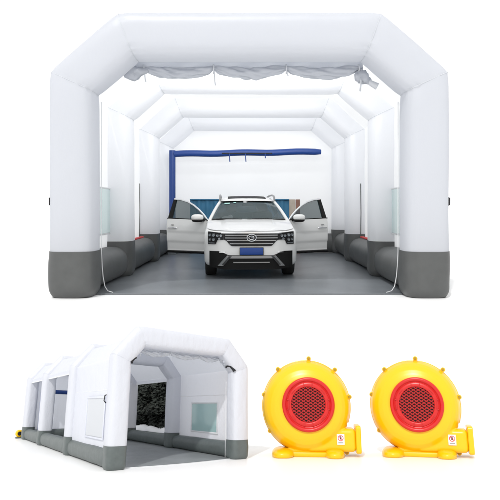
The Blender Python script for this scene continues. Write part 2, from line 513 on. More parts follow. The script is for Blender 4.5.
b = MB(); b.tube([((364 - 256) / 59 - BX, .70, 3.60), ((370 - 256) / 59 - BX, .68, 3.52), ((376 - 256) / 59 - BX, .66, 3.46)], lambda u: .035 + .025 * u, 12)
b.tube([((360 - 256) / 59 - BX, .66, 3.60), ((359.5 - 256) / 59 - BX, .66, 3.46), ((359 - 256) / 59 - BX, .66, 3.38)], .014, 6)
b.build('curtain_end', 'seam', kn)

# ---- blue L-shaped air tube in front of the back wall, and the low boards behind the car
YB = 18.15; pb = 600 / YB
def px(x, Y): return (x - 256) / 600 * Y
def pz(y, Y): return 1.44 - (y - 207) / 600 * Y
fr = empty('blue_air_tube', 'blue L shaped air tube along the back wall behind the car', 'air tube', (px(172.3, YB), YB, 0))
x0 = px(172.3, YB)
b = MB(); b.box((0, 0, .06), (.26, .26, .11), .02); b.build('foot_plate', 'mat_big', fr)
b = MB(); b.tube([(0, 0, .11), (0, 0, 1), (0, 0, 2), (0, 0, pz(150.5, YB))], .098, 18); b.build('upright_tube', 'blue_vinyl', fr)
b = MB(); n = 24
b.tube([(lerp(.06, px(321, YB) - x0, k / n), 0, lerp(pz(154, YB), pz(151.6, YB), k / n) + .012 * math.sin(k * .7)) for k in range(n + 1)], lambda u: .098 * (1 - .25 * max(0, (u - .97) / .03) ** 2), 18)
tb = b.build('cross_tube', 'blue_vinyl', fr)
for q in (229.6, 245.6, 265.2):
    b = MB(); X = px(q, YB) - x0
    b.tube([(X, -.10, pz(154, YB)), (X, -.105, pz(157.5, YB)), (X + .012, -.10, pz(162 if q < 260 else 158.5, YB))], .016, 6); b.build('hook', 'blue_vinyl', tb)
b = MB(); b.box(((px(222, YB) + px(272, YB)) / 2 - x0, -.10, pz(153.6, YB)), (px(272, YB) - px(222, YB), .02, .035), .004); b.build('strap', 'strap', tb)

YC = 18.35
bl = empty('corrugated_panel', 'low blue corrugated metal panel behind the white car', 'panel', (px(240, YC), YC, 0))
xa, xb = px(190, YC) - px(240, YC), px(289, YC) - px(240, YC); zt_ = pz(200, YC)
b = MB(); n = 96
def corr(k): ph = (k % 8); return .0 if ph < 3 else (.02 if ph in (3, 7) else .035)
fr_ = [(lerp(xa, xb, k / n), corr(k)) for k in range(n + 1)]
G0 = [[b.v((x, y, z)) for x, y in fr_] for z in (.02, zt_)]
G1 = [[b.v((x, .16, z)) for x, y in fr_] for z in (.02, zt_)]
for k in range(n):
    b.face([G0[0][k], G0[0][k + 1], G0[1][k + 1], G0[1][k]]); b.face([G1[0][k], G1[1][k], G1[1][k + 1], G1[0][k + 1]])
    b.face([G0[1][k], G0[1][k + 1], G1[1][k + 1], G1[1][k]]); b.face([G0[0][k], G1[0][k], G1[0][k + 1], G0[0][k + 1]])
for k in (0, n): b.face([G0[0][k], G0[1][k], G1[1][k], G1[0][k]])
b.build('sheet', 'teal_metal', bl, smooth=False)
b = MB(); b.box(((xa + xb) / 2, .06, zt_ + .012), (xb - xa, .20, .04), .008); b.build('top_rail', 'teal_metal', bl)
bo = empty('board', 'narrow beige and brown boards standing beside the blue panel behind the car', 'boards', (px(294.3, YC), YC, 0))
w1 = px(295.5, YC) - px(289, YC)
b = MB(); b.box((-.5 * w1 + .035, .05, (zt_ + .02) / 2), (w1 - .01, .08, zt_ + .02), .006); b.build('beige_board', 'beige', bo)
w2 = px(300, YC) - px(295.5, YC)
b = MB(); b.box((.5 * w2 + .04, .06, (zt_ + .02) / 2), (w2 - .01, .08, zt_ + .02), .006); b.build('brown_board', 'rust', bo)

# ---- small booth on the sloping white ground
L_, KW, TP = 14.5393, .0534, .2244
PS = dict(W=6.35, H=5.14, hs=4.0, c=1.0, t=.80, dp=.74, arches=[0, 5.41, 10.26, 13.8], zb=.80, zt=.68, suf='small', seed=11.0, inset=.30,
          open=lambda bi, sx: bi >= 1, seams=(2.75,), mat_y0=.45, mat_bow=.30)
def warp(p):
    u = p.y / L_; f = 1 - TP * u
    return Vector((p.x * f, p.y, p.z * (1 - KW * p.x / PS['W'] * 2) * f))
small = empty('inflatable_booth', 'small white inflatable booth seen from its corner with open sides and a dark grove behind', 'inflatable booth',
              (-.3974, 3.3, 1.44 - 1.4168), (TILT, 0, 0), .1395)
small.rotation_euler = (Matrix.Rotation(TILT, 3, 'X') @ Matrix.Rotation(.6154, 3, 'Z')).to_euler()
SM = Matrix.Translation(small.location) @ small.rotation_euler.to_matrix().to_4x4() @ Matrix.Scale(.1395, 4)
def sp(x, y, z=0): return SM @ Vector((x, y, z))
PS['deform'] = warp
O, I, xws = booth(small, PS)
window(small, warp, xws, 1, 2.1, 4.2, 1.0, 2.35, 'teal_film', label='pale teal mesh window in the right wall')
window(small, warp, xws + .085, -1, 1.35, 3.45, 1.0, 2.45, 'white_film', border='sheet_small', label='milky white window flap in the left wall')
curtain(small, warp, -2.05, 2.05, .55, 4.32, .10, .05, [-1.9, -.5, .9, 1.95], 'curtain', 8.4)
for sx in (-1, 1):
    bundle(small, warp, (sx * 2.2, .35, 4.06), (1, 0, sx * -.9), .62, .13, 'curtain', 4 + sx)
    b = MB(); b.tube([(sx * 2.28 + .12 * math.cos(a * .45), .30 + .16 * math.sin(a * .45), 3.92 + .02 * math.sin(a)) for a in range(15)], .04, 6)
    b.tube([(sx * 2.24, .16, 3.94), (sx * 2.38, .12, 3.80), (sx * 2.42, .10, 3.72)], lambda u: .055 + .02 * u, 8); b.build('tie', 'strap', small, warp)
    b = MB(); xi = PS['W'] / 2 - PS['t']
    b.tube([(sx * (xi + .01), .68, z) for z in (3.3, 2.5, 1.8, 1.2, .7, .3, .05)], .010, 8); b.build('door_piping', 'piping', small, warp)
b = MB(); yl = .60
b.tube([(-3.175, yl, 2.55), (-3.24, yl - .02, 2.52), (-3.26, yl - .02, 2.34), (-3.175, yl, 2.26)], .024, 6); b.build('anchor_loop', 'strap', small, warp)

# blue tube inside the small booth
bt = MB(); pts = [(lerp(-2.3, 2.3, k / 10), 13.2, 3.1) for k in range(13)]
bt.tube([(-2.3, 13.2, .02), (-2.3, 13.2, 1.5), (-2.3, 13.2, 3.1)], .14, 12); bt.tube(pts, .14, 12)
o = bt.build('blue_air_tube', 'blue_vinyl', None, lambda p: warp(p))
o.location = small.location; o.rotation_euler = small.rotation_euler; o.scale = small.scale
tag(o, 'blue air tube frame inside the back of the small open sided booth', 'air tube')

# dark trees and a snow bank beyond the open side of the small booth
def shrub(x, y, h, r, seed):
    rnd = random.Random(seed)
    e = empty('tree', '', 'tree', sp(x, y), small.rotation_euler, .1395, 'dark trees behind the small booth')
    b = MB(); b.tube([(0, 0, 0), (.03, .02, h * .5), (0, .03, h * .92)], lambda u: .11 * (1 - .8 * u), 8)
    for k in range(9):
        a = rnd.uniform(0, 2 * PI); z = h * rnd.uniform(.15, .8)
        b.tube([(0, 0, z), (math.cos(a) * r * .35, math.sin(a) * r * .35, z + .1), (math.cos(a) * r * .7, math.sin(a) * r * .7, z + .05)], lambda u: .035 * (1 - .7 * u), 5)
    b.build('trunk', 'bark', e)
    b = MB()
    for k in range(3600):
        z = rnd.uniform(.02, 1); rad = r * (1.0 - .55 * z) * math.sqrt(rnd.random()) * (1 + .25 * math.sin(z * 17 + seed))
        a = rnd.uniform(0, 2 * PI)
        c = Vector((rad * math.cos(a), rad * math.sin(a), h * z))
        s_ = rnd.uniform(.09, .17); n1 = Vector((rnd.gauss(0, 1), rnd.gauss(0, 1), rnd.gauss(0, .6))).normalized(); n2 = n1.orthogonal().normalized()
        vs = [b.v(c + n1 * s_), b.v(c + n2 * s_ * .5), b.v(c - n1 * s_), b.v(c - n2 * s_ * .5)]
        b.face(vs)
    b.build('crown', 'foliage', e, smooth=False)
    return e
spots = [(4.7 + .5 * (k % 2), 5.9 + .95 * k, 3.5 + .25 * ((k * 7) % 3) / 2, .85, k + 1) for k in range(11)]
for s_ in spots:
    t_ = shrub(*s_); t_['label'] = 'dark evergreen tree in the grove seen through the open side of the small booth'
b = MB(); nb = 60
def bank(u, v):
    y = lerp(5.2, 17, u); a = PI * v
    h = .60 + .16 * nz((0, y, 0), 1.1, 4) + .08 * nz((0, y, 0), 4, 2)
    return Vector((3.95 - .42 * math.cos(a) + .1 * nz((y, 0, 0), 2, 3), y, -.01 + h * math.sin(a) ** .8))
b.grid(bank, nb, 12)
o = b.build('snow_bank', 'snow', None)
o.location = small.location; o.rotation_euler = small.rotation_euler; o.scale = small.scale
tag(o, 'low white snow bank between the small booth and the dark trees', 'snow bank')

# tiny blower feeding the small booth at its back corner
tb_ = empty('blower', 'tiny yellow and black blower at the back left corner of the small booth', 'blower', sp(-2.42, 15.0), small.rotation_euler, .105)
b = MB(); b.lathe([(0, -.16), (.20, -.16), (.27, -.09), (.27, .09), (.20, .16), (0, .16)], (0, 0, .34), 28); b.box((.22, 0, .20), (.34, .22, .2), .04); b.build('housing', 'yellow', tb_)
b = MB(); b.lathe([(.0, -.19), (.14, -.19), (.15, -.17), (.15, -.15), (0, -.15)], (0, 0, .34), 24); b.build('inlet', 'black', tb_)
b = MB(); b.box((0, 0, .045), (.5, .36, .09), .03); b.build('base', 'grey_small', tb_)
b = MB(); b.tube([(.36, 0, .2), (.55, -.02, .22), (.75, -.05, .2)], .12, 12); b.build('air_sleeve', 'grey_small', tb_)

# ------------------------------------------------------------------ yellow blowers
U = 3.60 / 600
def face(e):
    # each blower is turned a little so that its inlet faces the viewer's spot
    e.rotation_euler = (Matrix.Rotation(TILT, 3, 'X') @ Matrix.Rotation(-math.atan2(e.location.x, e.location.y), 3, 'Z')).to_euler()
def blower(pxc, label):
    # local frame: x right, y away, z up; origin on the ground under the body centre (photo pixel 310,457)
    Yb = 3.56
    e = empty('blower', label, 'blower', ((pxc - 256) / 600 * Yb, Yb, ramp(Yb)), (TILT, 0, 0), 1, 'pair of yellow blowers')
    face(e)
    return e
def build_blower(e):
    def Lx(x): return (x - 310) * U
    def Lz(y): return (454.8 - y) * U
    cx, cz = Lx(307.0), Lz(406.4); R = 45.6 * U
    b = MB()
    b.lathe([(0, .012), (.50 * R, .012), (.60 * R, .010), (.70 * R, .018), (.80 * R, .030), (.88 * R, .048), (.94 * R, .070), (.98 * R, .098), (R, .13), (R, .16), (.98 * R, .19), (.94 * R, .218), (.86 * R, .245), (.75 * R, .262), (.6 * R, .27), (0, .27)], (cx, 0, cz), 96)
    x0, x1 = cx, Lx(357)
    z0, z1 = Lz(450.2), Lz(427.8)
    b.box(((x0 + x1) / 2, .145, (z0 + z1) / 2), (x1 - x0, .19, z1 - z0), .028, seg=4)
    # volute throat: fills the corner between drum and outlet
    b.box((Lx(339), .145, Lz(436)), (.10, .17, .075), .03, seg=4)
    b.box((cx, .15, Lz(449.5)), (40 * U, .16, 5 * U), .012)
    body = b.build('housing', 'yellow', e)
    m = body.modifiers.new('r', 'REMESH'); m.mode = 'VOXEL'; m.voxel_size = .0042
    m = body.modifiers.new('s', 'SMOOTH'); m.factor = .5; m.iterations = 7
    bpy.context.view_layer.update(); apply_mods(body)
    for p in body.data.polygons: p.use_smooth = True
    # moulded seam rib round the drum
    b = MB()
    b.tube([(cx + (R + .0005) * math.cos(a), .145, cz + (R + .0005) * math.sin(a)) for a in [2 * PI * k / 120 for k in range(15 - 22, 100)]], .0042, 8)
    b.build('seam_rib', 'yellow', e)
    # screw lugs
    for (zx, zy) in ((182, 62), (62, 102), (8, 196), (30, 327), (282, 104), (333, 204), (312, 305), (142, 401), (316, 400)):
        X, Z = Lx(307 + (260 + zx / 3.575 - 307) * .975), Lz(406.5 + (340 + zy / 3.575 - 406.5) * .975)
        b = MB(); r = .0145
        b.lathe([(0, -.022), (r * .8, -.022), (r, -.018), (r, .018), (r * .8, .022), (0, .022)], (X, .125, Z), 20)
        d = Vector((cx - X, 0, cz - Z)).normalized() if zy < 395 else Vector((0, 0, 1))
        ang = math.atan2(d.x, d.z)
        b.box((X + d.x * .012, .125, Z + d.z * .012), (.021, .036, .032), .003, Matrix.Rotation(ang, 3, 'Y'))
        lug = b.build('screw_lug', 'yellow', e)
        b = MB(); b.lathe([(0, -.0255), (.007, -.0255), (.009, -.0235), (.009, -.021), (0, -.021)], (X, .125, Z), 14); b.build('screw', 'yellow_dark', lug)
    # outlet flange (square collar with hollow mouth facing right)
    b = MB(); fx0, fx1 = Lx(356.8), Lx(361.6); zc = Lz(438.2); hz = 13.3 * U; hy = .098
    def rr(hy_, hz_, rad, x, n=8):
        pts = []
        for (sy, sz, a0) in ((1, 1, 0), (-1, 1, PI / 2), (-1, -1, PI), (1, -1, 1.5 * PI)):
            for k in range(n + 1):
                a = a0 + PI / 2 * k / n
                pts.append(Vector((x, .145 + sy * (hy_ - rad) + rad * math.cos(a), zc + sz * (hz_ - rad) + rad * math.sin(a))))
        return pts
    rings = [rr(hy - .004, hz - .004, .016, fx0 - .002), rr(hy, hz, .018, fx0 + .003), rr(hy, hz, .018, fx1 - .004), rr(hy - .004, hz - .004, .016, fx1), rr(hy - .028, hz - .028, .012, fx1), rr(hy - .03, hz - .03, .012, fx1 - .12)]
    b.rings(rings, True, True); b.build('outlet_flange', 'yellow', e)
    # feet and base
    for (xa, xb) in ((271.2, 294.5), (325.0, 345.0)):
        b = MB(); w = (xb - xa) * U / 2; c0 = Lx((xa + xb) / 2)
        b.ball((c0, .13, .014), (w, .165, .034), 28, 16, .75)
        f = b.build('foot', 'yellow', e)
        for v in f.data.vertices: v.co.z = max(v.co.z, .001)
    b = MB(); b.box((Lx(309), .15, Lz(452.5)), (58 * U, .20, 5 * U), .012); b.build('base_plate', 'yellow', e)
    # red inlet
    ix, iz = Lx(309.5), Lz(404.2); r = 26.6 * U
    b = MB()
    b.lathe([(r * 1.0, .030), (r * 1.0, .004), (r * .985, -.004), (r * .95, -.009), (r * .90, -.009), (r * .865, -.004), (r * .845, .002), (r * .82, .003), (r * .80, -.001), (r * .70, -.004), (r * .655, -.002), (r * .645, .004), (r * .645, .03)], (ix, 0, iz), 96, close=True)
    for k in range(48):   # scalloped edge where the grille cells end
        pass
    ring = b.build('inlet_ring', 'red', e, sharp=60)
    for ang, kind in ((78, 0), (102, 0), (-78, 0), (-102, 0), (0, 1), (180, 1), (40, 2), (140, 2), (-40, 2), (-140, 2)):
        a = math.radians(ang); rad = r * .735
        b = MB()
        p = Vector((ix + rad * math.cos(a), -.006, iz + rad * math.sin(a)))
        rot = Matrix.Rotation(-a, 3, 'Y')
        if kind == 0: b.box(p, (r * .12, .005, .0035), .001, rot)
        elif kind == 1:
            b.box(p, (.0035, .005, r * .34), .001, rot)
            for s_ in (-1, 1): b.box(p + rot @ Vector((.006, 0, s_ * r * .17)), (.012, .005, .0035), .001, rot)
        else: b.box(p, (.0035, .005, r * .22), .001, rot)
        b.build('moulded_mark', 'red', ring)
    # grille: expanded-metal lattice over a flat disc coloured dark for the shade inside
    b = MB(); rg = r * .655; step = 3.05 * U
    ca = math.radians(33)
    for sgn in (1, -1):
        d = Vector((math.cos(ca), 0, sgn * math.sin(ca))); nrm_ = Vector((-d.z, 0, d.x))
        k = -14
        for k in range(-14, 15):
            off = k * step * .86
            if abs(off) >= rg: continue
            h = math.sqrt(rg * rg - off * off)
            p0 = Vector((ix, .004 + sgn * .0012, iz)) + nrm_ * off - d * h; p1 = p0 + d * 2 * h
            b.tube([p0, p1], .0031, 6)
    b.build('grille', 'red_wire', e)
    b = MB(); b.lathe([(0, .0115), (rg, .0105), (rg, .007), (0, .008)], (ix, 0, iz), 48); b.build('shade_disc', 'dark_disc', e)
    # warning sticker
    sx0, sx1, sz0, sz1 = Lx(337.4), Lx(344.9), Lz(442.8), Lz(432.8)
    sc = Vector(((sx0 + sx1) / 2, .0465, (sz0 + sz1) / 2))
    b = MB(); b.box(sc, (sx1 - sx0, .004, sz1 - sz0), .001); st = b.build('warning_sticker', 'paper', e)
    b = MB(); c2 = sc + Vector((0, -.0035, 1.3 * U)); rs = 2.5 * U
    b.tube([c2 + Vector((rs * math.cos(2 * PI * k / 28), 0, rs * math.sin(2 * PI * k / 28))) for k in range(29)], .0016, 6)
    b.tube([c2 + Vector((-rs * .7, 0, rs * .7)), c2 + Vector((rs * .7, 0, -rs * .7))], .0016, 6); b.build('prohibition_ring', 'sign_red', st)
    b = MB()   # hand symbol
    b.box(c2 + Vector((0, .0008, -.35 * U)), (1.5 * U, .0015, 1.7 * U), .0004)
    for k, hgt in enumerate((1.3, 1.7, 1.6, 1.2)): b.box(c2 + Vector(((-.6 + k * .4) * U, .0008, (.5 + hgt * .3) * U)), (.26 * U, .0015, hgt * U), .0003)
    b.build('hand_symbol', 'black', st)
    b = MB()
    b.box(sc + Vector((0, -.0022, -3.1 * U)), (5.0 * U, .001, .8 * U))
    b.build('print_line', 'sign_grey', st)
b1 = blower(310, 'yellow blower with red round grille, the one beside the small white booth')
build_blower(b1)
b2 = b1.copy(); COL.objects.link(b2)
b2.location.x = (421 - 256) / 600 * 3.56; face(b2)
b2['label'] = 'yellow blower with red round grille, the right one of the pair'
for ch in list(b1.children):
    c_ = ch.copy(); COL.objects.link(c_); c_.parent = b2
    for g_ in list(ch.children):
        d_ = g_.copy(); COL.objects.link(d_); d_.parent = c_

# ------------------------------------------------------------------ the car
CY = 11.88
car = empty('parked_car', 'white SUV facing forward with both front doors swung open inside the large booth', 'car', ((251.5 - 256) / 600 * CY, CY, 0), (0, 0, math.radians(3.2)))
WB, LB = .945, 4.72
def yf(x):
    q = min(1, abs(x) / WB); return .42 * (1 - math.sqrt(max(0, 1 - q ** 3.0)))
def yr(x):
    q = min(1, abs(x) / WB); return LB - .35 * (1 - math.sqrt(max(0, 1 - q ** 3.2)))
outline = []
for k in range(41):
    x = -WB + 2 * WB * (.5 - .5 * math.cos(PI * k / 40)); outline.append((x, yf(x)))
for k in range(1, 46): outline.append((WB, lerp(.42, LB - .35, k / 45)))
for k in range(1, 31):
    x = WB - 2 * WB * (.5 - .5 * math.cos(PI * k / 30)); outline.append((x, yr(x)))
for k in range(1, 45): outline.append((-WB, lerp(LB - .35, .42, k / 45)))
def belt(y): return .945 + .215 * smoothstep(-.2, 1.5, y) + .02 * smoothstep(1.5, 4, y)
levels = [(0.0, .10), (.05, .04), (.14, .005), (.30, 0), (.45, -.004), (.60, .004), (.72, .0), (.84, .004), (.92, .014), (.97, .032), (1.0, .06)]
b = MB(); R = []
cxm, cym = 0, LB / 2
for f, ins in levels:
    ring = []
    for (x, y) in outline:
        z = .24 + f * (belt(y) - .24)
        sx = (WB - ins) / WB; yy = cym + (y - cym) * ((LB / 2 - ins) / (LB / 2))
        ring.append(Vector((x * sx, yy, z)))
    R.append(ring)
# hood and belt cap: shrink rings towards the centre line with a crown
for s_ in (.93, .80, .6, .4, .2, 0):
    ring = []
    for (x, y) in outline:
        yy = lerp(.03 + .0 * y, y, 1); z0 = belt(y)
        xx = x * (WB - .06) / WB * s_
        yq = cym + (y - cym) * ((LB / 2 - .06) / (LB / 2))
        yq = max(.05, min(LB - .05, yq - (yf(x) if y < .43 else 0) * (1 - s_)))
        ring.append(Vector((xx, yq, belt(yq) - .05 * min(1, (1 - s_) * 6) * (yq < 1.25))))
    R.append(ring)
b.rings(R, True, False)
body = b.build('body', ['paint', 'interior'], car, sharp=60)
# bonnet: its own crowned panel over the engine bay
def hood_w(y):
    yo = cym + (y - cym) / ((LB / 2 - .06) / (LB / 2))
    q = 1 if yo >= .42 else max(0, 1 - (1 - max(0, yo) / .42) ** 2) ** (1 / 3)
    return (WB - .062) * q
def hoodp(u, v, dz=0):
    y = .062 + 1.13 * v ** 2; s_ = 2 * u - 1
    z = belt(y) + .003 + .034 * (1 - s_ * s_) * smoothstep(-.1, .6, y) + .008 * smoothstep(.62, .56, abs(s_)) * smoothstep(.0, .3, y)
    return Vector((s_ * hood_w(y), y, z - dz))
hb = MB(); A_ = hb.grid(lambda u, v: hoodp(u, v), 60, 40)
hb.build('bonnet', 'paint', car, sharp=80)
# cut wheel arches and the front door openings
cut = MB(); cut.mi = 1
for y in (.90, 3.75):
    for sx in (-1, 1): cut.lathe([(0, -.16), (.415, -.16), (.415, .2), (0, .2)], (sx * .90, y, .375), 40, axis='x')
cut.box((0, 1.98, .88), (2.2, 1.06, .92), .05)
cutter = cut.build('cutter', ['paint', 'interior'], None)
cutter.parent = car
bpy.context.view_layer.update()
m = body.modifiers.new('b', 'BOOLEAN'); m.object = cutter; m.operation = 'DIFFERENCE'; m.solver = 'EXACT'
bpy.context.view_layer.update(); apply_mods(body)
bpy.data.objects.remove(cutter, do_unlink=True)

def strip(b, x0, x1, zt_, zb_, off, dep, n=40):
    """front panel that follows the rounded nose; zt_/zb_ are functions of x"""
    F = []; K = []
    for k in range(n + 1):
        x = lerp(x0, x1, k / n); y = yf(x) - off
        F.append([b.v((x, y, zt_(x))), b.v((x, y, zb_(x)))]); K.append([b.v((x, y + dep, zt_(x))), b.v((x, y + dep, zb_(x)))])
    for i in range(n):
        b.face([F[i][0], F[i + 1][0], F[i + 1][1], F[i][1]]); b.face([K[i][0], K[i][1], K[i + 1][1], K[i + 1][0]])
        b.face([F[i][0], K[i][0], K[i + 1][0], F[i + 1][0]]); b.face([F[i][1], F[i + 1][1], K[i + 1][1], K[i][1]])
    for i in (0, n): b.face([F[i][0], F[i][1], K[i][1], K[i][0]])
# grille
b = MB(); strip(b, -.55, .55, lambda x: .915, lambda x: lerp(.665, .79, smoothstep(.38, .54, abs(x))), .012, .05)
gr = b.build('grille', 'mesh_black', car, sharp=30)
for z, xe in ((.882, .52), (.828, .52), (.776, .49), (.715, .43)):
    b = MB(); strip(b, -xe, xe, lambda x: z + .008, lambda x: z - .008, .034, .03, 24)
    b.build('grille_bar', 'bar', gr, sharp=30)
b = MB(); strip(b, -.60, .60, lambda x: .938, lambda x: .918, .02, .03, 30)
b.build('chrome_strip', 'chrome', gr, sharp=30)
# emblem: silver oval ring with an open G stroke
b = MB(); ec = Vector((0, -.052, .832))
b.tube([ec + Vector((.093 * math.cos(2 * PI * k / 32), 0, .066 * math.sin(2 * PI * k / 32))) for k in range(33)], .0115, 8)
b.tube([ec + Vector((.055 * math.cos(a), -.002, .034 * math.sin(a))) for a in [math.radians(35 + 290 * k / 20) for k in range(21)]] + [ec + Vector((.05, -.002, -.004)), ec + Vector((.0, -.002, -.004))], .010, 8)
b.build('emblem', 'chrome', gr)
b = MB(); b.lathe([(0, -.004), (.085, -.004), (.09, .004), (.09, .03)], (0, 0, 0), 32)
for v in b.bm.verts: v.co = Vector((v.co.x, v.co.y + ec.y + .012, v.co.z * .7 + ec.z))
b.build('emblem_back', 'mesh_black', gr)
# headlights
for sx in (-1, 1):
    b = MB()
    def ztop(x): return .93 + .02 * smoothstep(.6, .85, abs(x))
    def zbot(x): return lerp(.79, .70, smoothstep(.66, .72, abs(x)))
    strip(b, sx * .555, sx * .865, ztop, zbot, .014, .05, 24)
    hl = b.build('headlight', 'mesh_black', car, sharp=30)
    for (X, Z, r) in ((.60, .872, .026), (.665, .872, .026), (.745, .885, .034), (.818, .885, .027), (.745, .795, .030), (.815, .795, .024), (.63, .812, .022)):
        b = MB(); y = yf(X)
        rot = Matrix.Rotation(sx * math.atan2(yf(X + .01) - yf(X - .01), .02), 3, 'Z')
        tmp = MB(); tmp.lathe([(0, -.012), (r * .55, -.012), (r * .62, -.020), (r, -.022), (r * 1.05, -.014), (r * 1.05, .02), (0, .02)], (0, 0, 0), 20)
        b.absorb(tmp.bm, (sx * X, y - .010, Z), rot)
        ll = b.build('lamp_lens', 'lens', hl)
    b = MB(); strip(b, sx * .72, sx * .85, lambda x: .732, lambda x: .716, .022, .02, 8); b.build('headlight_or_fill_bar', 'lens', hl)
# lower bumper, skid frame, plate
b = MB(); strip(b, -.835, .835, lambda x: lerp(.485, .565, smoothstep(.42, .66, abs(x))), lambda x: .20 + .05 * smoothstep(.5, .85, abs(x)), .012, .08, 50)
lb = b.build('lower_bumper', 'trim', car, sharp=30)
b = MB(); strip(b, -.46, .46, lambda x: .478, lambda x: .425, .045, .04, 24)
for sx in (-1, 1):
    o_ = [(sx * .38, .478), (sx * .485, .478), (sx * .67, .275), (sx * .56, .275)]
    pts0 = []
    n = 8
    for k in range(n):
        ua, ub = k / n, (k + 1) / n
        q = [(lerp(o_[0][0], o_[3][0], ua), lerp(o_[0][1], o_[3][1], ua)), (lerp(o_[1][0], o_[2][0], ua), lerp(o_[1][1], o_[2][1], ua)), (lerp(o_[1][0], o_[2][0], ub), lerp(o_[1][1], o_[2][1], ub)), (lerp(o_[0][0], o_[3][0], ub), lerp(o_[0][1], o_[3][1], ub))]
        b.prism(q, -.046, -.01, yf)
b.build('skid_frame', 'satin', lb, sharp=30)
b = MB(); strip(b, -.36, .36, lambda x: .355, lambda x: .333, .035, .03, 20); b.build('lower_strip', 'satin', lb, sharp=30)
for sx in (-1, 1):
    b = MB(); strip(b, sx * .52, sx * .64, lambda x: .555, lambda x: .538, .03, .02, 8); b.build('bumper_accent', 'chrome', lb, sharp=30)
b = MB(); b.box((0, -.040, .565), (.455, .018, .135), .005); pl = b.build('licence_plate', 'plate', car)
b = MB(); b.box((0, -.034, .565), (.475, .02, .152), .006); b.build('plate_frame', 'trim', pl)
# greenhouse
zb_ = lambda y: belt(y) - .01
def wsx(v): return lerp(.835, .615, v)
def ws(u, v, ins=0):
    """windshield surface: u across, v up"""
    s_ = 2 * u - 1
    x = s_ * (wsx(v) - ins)
    y = lerp(1.10, 1.93, v) + .20 * s_ * s_ * (1 - .4 * v)
    z = lerp(1.155, 1.575, v) + .02 * math.sin(PI * v) - .015 * s_ * s_ * v
    return Vector((x, y, z))
b = MB(); b.grid(lambda u, v: ws(u, v, .03), 24, 14); wsh = b.build('windshield', 'windshield', car)
b = MB(); b.grid(lambda u, v: ws(lerp(.02, .98, u), lerp(-.03, .045, v), .0) + Vector((0, -.008, .004)), 24, 3); b.build('cowl', 'trim', wsh)
b = MB(); b.grid(lambda u, v: ws(lerp(.03, .97, u), lerp(.93, 1.0, v), .03) + Vector((0, -.006, .004)), 24, 3); b.build('shade_band', 'trim', wsh)
for (u0, v0, w_, h_, mt) in ((.12, .86, .10, .05, 'sticker_green'), (.26, .90, .05, .035, 'sticker_green'), (.45, .93, .06, .04, 'paper')):
    b = MB(); b.grid(lambda u, v: ws(u0 + w_ * (u - .5), v0 + h_ * (v - .5) * 1.6, .03) + Vector((0, -.010, .006)), 3, 3); b.build('sticker', mt, wsh)
# roof shell
def roofp(u, v):
    s_ = 2 * u - 1; y = lerp(1.90, 4.42, v)
    hw = lerp(.655, .60, smoothstep(.2, 1, v))
    z = 1.583 + .12 * math.sin(PI * min(1, .10 + v * .78)) - .03 * (abs(s_) ** 2.5) - .025 * (abs(s_) ** 8)
    if v < .05: z = lerp(1.585, z, v / .05) - .012 * s_ * s_
    y += .12 * s_ * s_ * (1 - min(1, v * 4))
    return Vector((s_ * hw, y, z))
b = MB(); b.grid(roofp, 30, 40); b.grid(lambda u, v: roofp(u, v) - Vector((0, 0, .035)), 30, 40); b.build('roof', 'paint', car)
b = MB(); b.grid(lambda u, v: roofp(lerp(.16, .84, u), lerp(.10, .45, v)) + Vector((0, 0, .012)), 12, 10); b.grid(lambda u, v: roofp(lerp(.16, .84, u), lerp(.10, .45, v)) + Vector((0, 0, .002)), 12, 10)
b.build('sunroof', 'trim', car)
def side(v, y): # side glass surface x at height fraction v
    return lerp(.865, .645, v)
for sx in (-1, 1):
    # A pillar, B, C, D pillars
    b = MB()
    pts = [ws(0 if sx < 0 else 1, v) + Vector((sx * .012, .015, 0)) for v in [k / 10 for k in range(-1, 11)]]
    b.tube(pts, lambda u: .040 - .006 * u, 10); b.build('a_pillar', 'paint', car)
    for (y, wd, mt, nm) in ((2.50, .10, 'trim', 'b_pillar'), (3.55, .10, 'trim', 'c_pillar'), (4.32, .30, 'paint', 'd_pillar')):
        b = MB()
        b.grid(lambda u, v: Vector((sx * (side(v, y) - .004), y - wd / 2 + wd * u - .10 * v * (y > 3), lerp(1.14, 1.60, v))), 3, 8)
        b.grid(lambda u, v: Vector((sx * (side(v, y) - .05), y - wd / 2 + wd * u - .10 * v * (y > 3), lerp(1.14, 1.60, v))), 3, 8)
        b.build(nm, mt, car)
    b = MB(); b.grid(lambda u, v: Vector((sx * (side(v, 0) - .02), lerp(2.55, 4.2, u), lerp(1.15, 1.60, v))), 12, 8); b.build('side_window', 'car_glass', car)
    # roof rail with raised ends
    b = MB()
    rp = [(sx * .63, 2.02, 1.60), (sx * .63, 2.10, 1.665), (sx * .63, 2.25, 1.70), (sx * .63, 2.7, 1.725), (sx * .62, 3.4, 1.725), (sx * .61, 4.0, 1.70), (sx * .60, 4.2, 1.64)]
    b.tube(rp, .022, 10); b.build('roof_rail', 'satin', car)
b = MB(); b.grid(lambda u, v: Vector(((2 * u - 1) * lerp(.80, .58, v), lerp(4.64, 4.42, v) - .08 * (2 * u - 1) ** 2, lerp(1.16, 1.58, v))), 10, 8); b.build('rear_window', 'car_glass', car)
for sx in (-1, 1):
    b = MB(); b.tube([ws(.46 + sx * .03 + k * .042 * sx - .02, .03 + .012 * math.sin(k * .35)) + Vector((0, -.022, .010)) for k in range(9)], .008, 6); b.build('wiper', 'trim', car)
